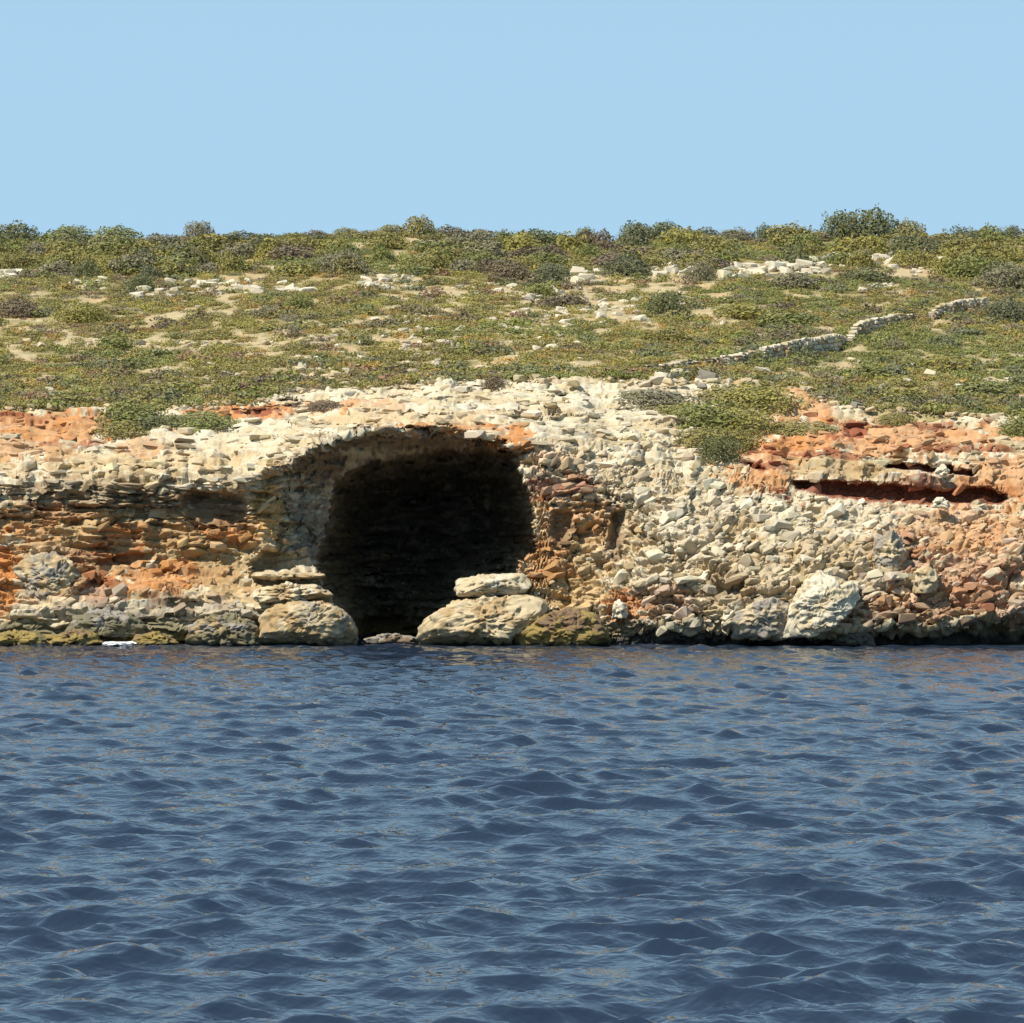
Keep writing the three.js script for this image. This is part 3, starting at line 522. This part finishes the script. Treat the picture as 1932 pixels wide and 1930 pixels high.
// the skyline, left to right, each told apart by its place and outline
const SKYLINE = [
  [30, 452, 112, 36, 'dark', 'broad dark shrub on the skyline at the left edge', 'broad dark edge shrub'],
  [132, 452, 84, 32, 'green', 'rounded green shrub on the skyline, second from the left edge', 'second skyline shrub'],
  [222, 452, 98, 32, 'green', 'wide domed green shrub on the skyline, third from the left edge', 'wide third skyline dome'],
  [376, 450, 64, 36, 'grey', 'square-topped grey-brown shrub standing alone on the skyline at left', 'square-topped skyline shrub'],
  [655, 450, 60, 16, 'olive', 'low shrub bump on the flat skyline above the cave', 'low skyline bump'],
  [738, 450, 70, 22, 'olive', 'low olive shrub on the skyline just left of the pointed one', 'low olive skyline shrub'],
  [790, 452, 74, 44, 'olive', 'pointed olive shrub on the skyline nearly above the cave', 'pointed skyline shrub'],
  [850, 452, 90, 26, 'brown', 'low brownish shrub on the skyline right of the pointed one', 'low brownish skyline shrub'],
  [1012, 460, 110, 32, 'dark', 'broad dark low shrub on the skyline at the middle', 'broad middle skyline shrub'],
  [1106, 458, 46, 32, 'green', 'small cone-shaped shrub between two broad skyline shrubs', 'cone-shaped skyline shrub'],
  [1200, 456, 80, 40, 'dark', 'steep-sided dark shrub at the left end of the long skyline clump', 'steep-sided skyline shrub'],
  [1256, 456, 90, 38, 'dark', 'rounded dark shrub at the right end of the long skyline clump', 'rounded end of skyline clump'],
  [1388, 456, 84, 26, 'grey', 'low greyish shrub on the skyline left of the small dark dome', 'low greyish skyline shrub'],
  [1446, 454, 50, 34, 'dark', 'small dark domed shrub on the skyline at right of the middle', 'small dark skyline dome'],
  [1494, 454, 70, 26, 'blue', 'blue-green low shrub on the skyline beside the small dark dome', 'low blue-green skyline shrub'],
  [1590, 452, 84, 56, 'dark', 'left lobe of the tallest dark shrub clump on the skyline', 'left lobe of tallest clump'],
  [1650, 452, 112, 62, 'dark', 'tallest rounded dark shrub on the skyline at right', 'tallest skyline shrub'],
  [1718, 454, 76, 42, 'olive', 'shrub sloping down on the right side of the tallest skyline clump', 'sloping right skyline shrub'],
  [1812, 470, 84, 44, 'blue', 'blue-green shrub on the skyline right of the dip', 'blue-green shrub past the dip'],
  [1872, 462, 90, 38, 'green', 'bright green shrub on the skyline near the right edge', 'bright green skyline shrub'],
  [1912, 446, 34, 26, 'blue', 'small tufted shrub poking above the skyline at the right edge', 'tufted edge shrub'],
];
for (const [u, v, w, h, t, l] of SKYLINE) hillShrub(u, v, w, h, t, l, 'shrubs on the skyline', { fine: true });
// single shrubs that stand out on the slope
const SINGLES = [
  [162, 520, 64, 34, 'dark', 'dark shrub beside the pale rock patch at upper left'], [218, 510, 78, 34, 'yellow', 'yellow-green shrub in the upper scrub at left'], [265, 548, 56, 34, 'dark', 'dark shrub at the right end of the left pale patch'],
  [35, 590, 100, 38, 'brown', 'brown low shrub at the left edge midway up the slope'], [150, 600, 110, 40, 'yellow', 'wide yellow-olive shrub below the left pale patch'], [218, 658, 84, 26, 'green', 'green mound on the pale strip at lower left'],
  [562, 588, 66, 34, 'green', 'round green shrub alone on the slope above the cave'], [505, 600, 70, 22, 'grey', 'grey low shrub left of the round green one'], [650, 520, 100, 46, 'grey', 'large grey-green shrub above the pale rocks at left middle'],
  [965, 530, 96, 44, 'brown', 'dark purplish-brown shrub in the upper scrub at the middle'], [1040, 528, 84, 40, 'blue', 'blue-grey shrub right of the purplish-brown one'], [905, 500, 90, 36, 'green', 'green shrub in the upper scrub above the purplish-brown one'], [1020, 556, 70, 28, 'green', 'bright green low shrub among pale rocks at the middle'],
  [1255, 596, 84, 46, 'dark', 'dark rounded shrub with pale rocks at its foot, right of middle'], [1075, 582, 76, 28, 'brown', 'ochre-brown shrub midway up the slope at the middle'], [1185, 522, 110, 40, 'blue', 'large blue-green shrub above the orange soil strip'], [1320, 528, 64, 40, 'grey', 'grey shrub at the left end of the long pale outcrop'],
  [1500, 545, 90, 28, 'grey', 'grey shrub below the long pale outcrop'], [1640, 535, 110, 34, 'dark', 'dark green shrub under the right pale outcrop'], [1690, 660, 50, 20, 'grey', 'small grey shrub below the stone wall at right'], [1830, 520, 120, 44, 'green', 'big green shrub right of the orange soil patch'], [1895, 540, 110, 50, 'grey', 'grey shrub at the right edge above the stone wall'], [1900, 610, 100, 46, 'blue', 'blue-grey shrub at the right end of the stone wall'],
  [1480, 610, 120, 30, 'green', 'green mound on the slope above the stone wall'], [1400, 600, 110, 26, 'yellow', 'yellow-green low mound left of the green one above the wall'], [1260, 640, 100, 24, 'olive', 'olive low mound above the left end of the stone wall'],
  [130, 765, 110, 26, 'olive', 'olive shrub at the cliff rim near the left edge'], [330, 735, 120, 22, 'olive', 'olive low shrub just above the rim left of the cave'], [520, 722, 110, 18, 'brown', 'brownish low shrub above the rim left of the cave'], [760, 700, 110, 18, 'olive', 'olive low shrub directly above the cave rim'],
  [1700, 755, 120, 26, 'yellow', 'yellow-green mound at the rim above the orange cliff'], [1850, 745, 130, 30, 'green', 'green mound at the rim near the right edge'], [1640, 715, 110, 26, 'green', 'green mound below the middle of the stone wall'], [1780, 690, 120, 28, 'yellow', 'yellow-green mound below the right part of the stone wall'],
];
for (const [u, v, w, h, t, l] of SINGLES) hillShrub(u, v, w, h, t, l, 'shrubs on the slope', { fine: h > 30 });
// the dense belt of scrub below the skyline
const used = new Set();
for (let i = 0; i < 190; i++) {
  const row = i % 5, u = rr(-40, 1980), v = 458 + row * 15 + rr(-6, 6) + (u > 1250 ? -6 : 0), w = rr(46, 100);
  if (openGround(u, v) > 0.85 && row > 2) continue;
  const near = SKYLINE.reduce((p, q) => Math.abs(q[0] - u) < Math.abs(p[0] - u) ? q : p), big = w > 76 ? 'wide' : w > 60 ? 'rounded' : 'small';
  const where = ['close under', 'just below', 'halfway down the belt below', 'low in the belt below', 'at the belt edge below'][row] + (u < near[0] - 12 ? ' and left of' : u > near[0] + 12 ? ' and right of' : '');
  const words = { olive: 'olive', green: 'green', grey: 'greyish', dark: 'dark', yellow: 'yellowish', blue: 'bluish', brown: 'brownish' }, first = pick(['olive', 'olive', 'green', 'grey', 'green', 'dark', 'yellow', 'olive', 'blue', 'brown']);
  const say = (t) => big + ' ' + words[t] + ' bush ' + where + ' ' + near[6], tint = [first, 'olive', 'green', 'yellow', 'grey', 'dark', 'blue', 'brown'].find((t) => !used.has(say(t)));
  if (!tint) continue; used.add(say(tint));
  hillShrub(u, v, w, row === 0 ? rr(12, 24) : rr(22, 42), tint, say(tint), row < 2 ? 'scrub under the skyline' : 'scrub above the outcrops');
}
// plants on the cliff itself
const cliffPoint = (u, v) => {                             // nearest point of the cliff surface as seen at (u, v)
  const nc = COLS.length, i = clamp(COLS.findIndex((c) => c >= u), 0, nc - 1), P = cliffGeometry.attributes.position.array; let best = 0, bd = 1e9;
  for (let j = 0; j < ROWS; j++) { const id = j * nc + i, d = Math.abs(cliffV[id] - v); if (d < bd) { bd = d; best = id; } }
  return new THREE.Vector3(P[best * 3], P[best * 3 + 1], P[best * 3 + 2]);
};
const ONCLIFF = [
  [250, 798, 110, 40, 'green', 'dense green shrub growing on the orange rocks at left'], [232, 820, 80, 24, 'olive', 'olive shrub foot trailing below the dense green one at left'], [290, 806, 80, 22, 'dark', 'dark low shrub right of the dense green one on the orange rocks'], [380, 802, 110, 24, 'green', 'flat green shrub on the orange rocks left of the cave'],
  [612, 772, 60, 18, 'brown', 'brown tuft on the pale rock pavement above left of the cave'], [932, 732, 40, 20, 'brown', 'small brown tuft on the pale rock pavement above the cave'],
  [1240, 764, 130, 30, 'grey', 'greyish flat shrub at the left end of the right-hand green patch'], [1290, 782, 110, 26, 'olive', 'olive shrub under the greyish one on the pale rocks'], [1340, 800, 120, 44, 'green', 'dark green shrub in the middle of the right-hand patch'], [1430, 770, 130, 46, 'yellow', 'big yellow-green shrub at the top of the right-hand patch'], [1400, 806, 110, 42, 'yellow', 'yellow-green shrub hanging below the big one on the right-hand patch'],
  [1335, 836, 100, 34, 'olive', 'olive shrub low on the rocks at the right-hand patch'], [1356, 868, 70, 44, 'dark', 'dark shrub at the lowest tip of the right-hand green patch'], [1395, 842, 70, 34, 'olive', 'olive shrub against the orange rocks on the right-hand patch'], [1510, 806, 110, 24, 'olive', 'flat olive shrub on the orange ledge right of the green patch'], [1925, 812, 80, 26, 'green', 'green shrub on the orange rocks at the right edge'], [1200, 752, 60, 16, 'olive', 'little olive tuft on the pale rocks above the pillar'], [1690, 798, 60, 18, 'olive', 'small olive tuft on top of the orange cliff'], [1395, 752, 130, 24, 'olive', 'olive strip of shrub at the rim above the right-hand patch'],
];
for (const [u, v, w, h, t, l] of ONCLIFF) { const q = cliffPoint(u, v), s = px(-q.z); shrub('cliff_shrub', l, t, q, w * s * 1.32, h * s * 1.05, 'shrubs on the cliff', { fine: true, deep: 0.75, tilt: 0.3 }); }
// low ground cover that nobody could count
{
  const cush = []; for (let k = 0; k < 4; k++) cush.push(foliage(190, 0.11, 0.62, 0.5, k + 40));
  const lists = cush.map(() => []), mat = new THREE.MeshPhysicalMaterial({ color: 0xffffff, vertexColors: true, roughness: 0.95, transmission: 0.3, thickness: 0, side: THREE.DoubleSide }), M = new THREE.Matrix4(), E = new THREE.Euler(), Q = new THREE.Quaternion();
  for (let i = 0; i < 26500; i++) {
    const u = rr(-420, 2360), [rv] = rimAt(u), rim = i % 9 === 0, t = rnd(), d = rim ? rimAt(u)[1] + t * 5 : lerp(rimAt(u)[1] + 0.5, FAR, t); let lo = skyV(u), hi = rv;
    for (let k = 0; k < 12; k++) { const m = (lo + hi) / 2; if (hillDist(u, m) > d) lo = m; else hi = m; }
    const v = (lo + hi) / 2, open = openGround(u, v); if (rnd() < open * (rim ? 0.5 : 0.93)) continue;
    const q = hillPoint(u, v), n = fbm(q.x * 0.06, q.z * 0.05, 50, 3), n2 = fbm(q.x * 0.22 + 30, q.z * 0.22, 60, 3), right = sstep(1000, 1500, u);
    let tint = n2 > 0.27 ? 'grey' : n > 0.16 - right * 0.12 ? 'green' : n > -0.06 ? (rnd() < 0.45 ? 'yellow' : 'olive') : rnd() < 0.12 ? 'brown' : 'olive';
    const f = rr(0.8, 1.25), dry = rnd() < 0.14 ? 1.35 : 1, big = rnd() < 0.05, s = big ? rr(0.9, 1.7) : rr(0.35, 1.0), c = GREEN[big ? pick(['dark', 'green', 'brown', 'blue']) : tint];
    lists[i % 4].push([M.compose(q, Q.setFromEuler(E.set(0, rnd() * 6.283, 0)), new THREE.Vector3(s, s * rr(0.5, 0.95), s)).clone(), new THREE.Color().setRGB(c[0] * f * dry, c[1] * f, c[2] * f)]);
  }
  lists.forEach((l, k) => {
    const im = new THREE.InstancedMesh(cush[k], mat, l.length); l.forEach(([m, c], i) => { im.setMatrixAt(i, m); im.setColorAt(i, c); });
    im.name = numbered('ground_cover'); scene.add(im); tag(im, 'low olive and yellow-green scrub covering the hillside', 'scrub', null, 'stuff');
  });
}

// ---------------------------------------------------------------- pale stones lying on the slope
{
  const list = [], band = (n, u0, u1, v0, v1, a, b, slope = 0, tone = 'pale') => {
    for (let i = 0; i < n; i++) {
      const t = rnd(), u = lerp(u0, u1, t), v = lerp(v0, v1, rnd()) + slope * t, q = hillPoint(u, v), L = a + (b - a) * Math.pow(rnd(), 2), f = rr(0.8, 1.08);
      const size = new THREE.Vector3(L, L * rr(0.35, 0.65), L * rr(0.6, 0.9)); q.y += size.y * 0.18;
      list.push({ shape: Math.floor(rnd() * stoneShapes.length), color: ROCK[rnd() < 0.92 ? tone : 'grey'].map((c) => c * f), pos: q, quat: quatOf(rr(-1, 1), rr(-0.3, 0.3), rr(-0.25, 0.25)), size, show: size.x * size.y * 1e4 / (q.z * q.z) });
    }
  };
  band(60, 310, 610, 528, 552, 0.4, 1.7); band(34, 680, 800, 526, 545, 0.5, 1.9); band(30, 120, 195, 528, 556, 0.3, 1.3); band(16, 0, 30, 520, 530, 0.5, 1.6); band(14, 255, 345, 545, 562, 0.4, 1.5);
  band(40, 1085, 1135, 500, 535, 0.5, 1.8); band(60, 1210, 1330, 500, 525, 0.4, 1.6); band(90, 1355, 1560, 505, 530, 0.5, 2.1, -16); band(80, 1560, 1800, 484, 506, 0.4, 1.9, -6); band(40, 1720, 1790, 500, 516, 0.3, 0.9);
  band(60, 850, 1100, 540, 570, 0.3, 1.2); band(110, 1050, 1290, 575, 625, 0.3, 1.2, -14); band(50, 1620, 1680, 535, 556, 0.3, 1.0); band(150, 760, 1100, 590, 660, 0.25, 0.9); band(90, 560, 900, 640, 700, 0.25, 0.9);
  band(120, 0, 700, 646, 662, 0.2, 0.9, -8, 'cream'); band(60, 300, 700, 690, 730, 0.2, 0.9); band(90, 1300, 1932, 680, 770, 0.25, 1.0); band(260, 0, 1932, 540, 760, 0.2, 0.8); band(110, 500, 1500, 700, 726, 0.25, 1.1, 0, 'cream'); band(40, 1200, 1480, 704, 722, 0.4, 1.6, 0, 'pale');
  for (let i = 0; i < 420; i++) { const u = rr(-60, 1990), v = rimAt(u)[0] + rr(-9, 3); band(1, u, u + 2, v, v + 2, 0.2, 0.9, 0, 'cream'); }
  putStones(hillside, list, 'stone', 'small_stones', 300);
}

// ---------------------------------------------------------------- ruined dry stone wall climbing the slope in three lengths
function wall(label, base, top) {
  const o = new THREE.Group(); o.name = numbered('dry_stone_wall');
  const u0 = base[0][0], u1 = base[base.length - 1][0], bv = curve(base), tv = curve(top), pts = [];
  for (let i = 0; i <= 60; i++) { const u = lerp(u0, u1, i / 60), q = hillPoint(u, bv(u)); pts.push([q, Math.max(0.2, 0.8 * (bv(u) - tv(u)) * px(-q.z)), u]); }
  const origin = pts[30][0].clone(); o.position.copy(origin); scene.add(o);
  const len = [0]; for (let i = 1; i < pts.length; i++) len.push(len[i - 1] + Math.hypot(pts[i][0].x - pts[i - 1][0].x, pts[i][0].z - pts[i - 1][0].z));
  const total = len[60], along = (s) => { let i = 1; while (i < 60 && len[i] < s) i++; const t = clamp((s - len[i - 1]) / (len[i] - len[i - 1])); return [pts[i - 1][0].clone().lerp(pts[i][0], t), lerp(pts[i - 1][1], pts[i][1], t), Math.atan2(-(pts[i][0].z - pts[i - 1][0].z), pts[i][0].x - pts[i - 1][0].x)]; };
  const core = [], step = 0.5, mats = ['grey', 'cream', 'brown', 'pale'];
  for (let s = 0; s < total; s += step) { const [q, h, a] = along(s + step / 2), g = new THREE.BoxGeometry(step * 1.06, h * 0.86, 0.42); g.rotateY(a); g.translate(q.x - origin.x, q.y - origin.y + h * 0.40, q.z - origin.z); core.push(g); }
  const c = new THREE.Mesh(mergeGeometries(core), stoneMat([0.3, 0.25, 0.19])); c.name = 'rubble_core'; o.add(c);
  const list = [], courses = 4;
  for (let k = 0; k < courses; k++) for (let s = 0; s < total;) {
    const L = rr(0.42, 0.8), [q, h, a] = along(Math.min(s + L / 2, total)), cap = k === courses - 1, ch = h / courses, size = new THREE.Vector3(L * 1.12, ch * rr(1.05, 1.3), cap ? rr(0.6, 0.8) : rr(0.36, 0.5)); s += L;
    q.y += ch * (k + 0.5) + rr(-0.05, 0.05); if (!cap) { q.x += Math.sin(a) * 0.17; q.z += Math.cos(a) * 0.17; }
    const col = ROCK[cap ? (rnd() < 0.7 ? 'pale' : 'cream') : pick(['cream', 'pale', 'tan', 'cream', 'pale'])], tone = rr(0.8, 1.1);
    list.push({ shape: [1, 3, 5, 7, 9][Math.floor(rnd() * 5)], color: col.map((e) => e * tone), pos: q.sub(origin), quat: quatOf(a + rr(-0.12, 0.12), rr(-0.1, 0.1), rr(-0.1, 0.1)), size, show: size.x * size.y + (cap ? 5 : 0) });
  }
  putStones(o, list, 'stone', 'small_stones', 300);
  return tag(o, label, 'stone wall', 'ruined stone wall on the slope');
}
wall('longest, lowest length of ruined dry stone wall, climbing from the cliff rim', [[1215, 697], [1260, 698], [1328, 690], [1438, 681], [1520, 668], [1575, 656], [1596, 648]], [[1215, 688], [1250, 684], [1288, 672], [1325, 677], [1371, 661], [1431, 656], [1445, 646], [1521, 628], [1575, 616], [1590, 628], [1597, 643]]);
wall('middle length of ruined dry stone wall, between two collapsed gaps', [[1603, 645], [1625, 632], [1690, 612], [1715, 608], [1748, 606]], [[1603, 638], [1612, 613], [1622, 601], [1688, 588], [1715, 590], [1745, 601]]);
wall('highest, right-hand length of ruined dry stone wall, nearest the right edge', [[1756, 606], [1781, 600], [1855, 590], [1872, 588]], [[1756, 596], [1762, 584], [1781, 569], [1855, 558], [1872, 570]]);

shade(scene);
renderer.render(scene, camera);
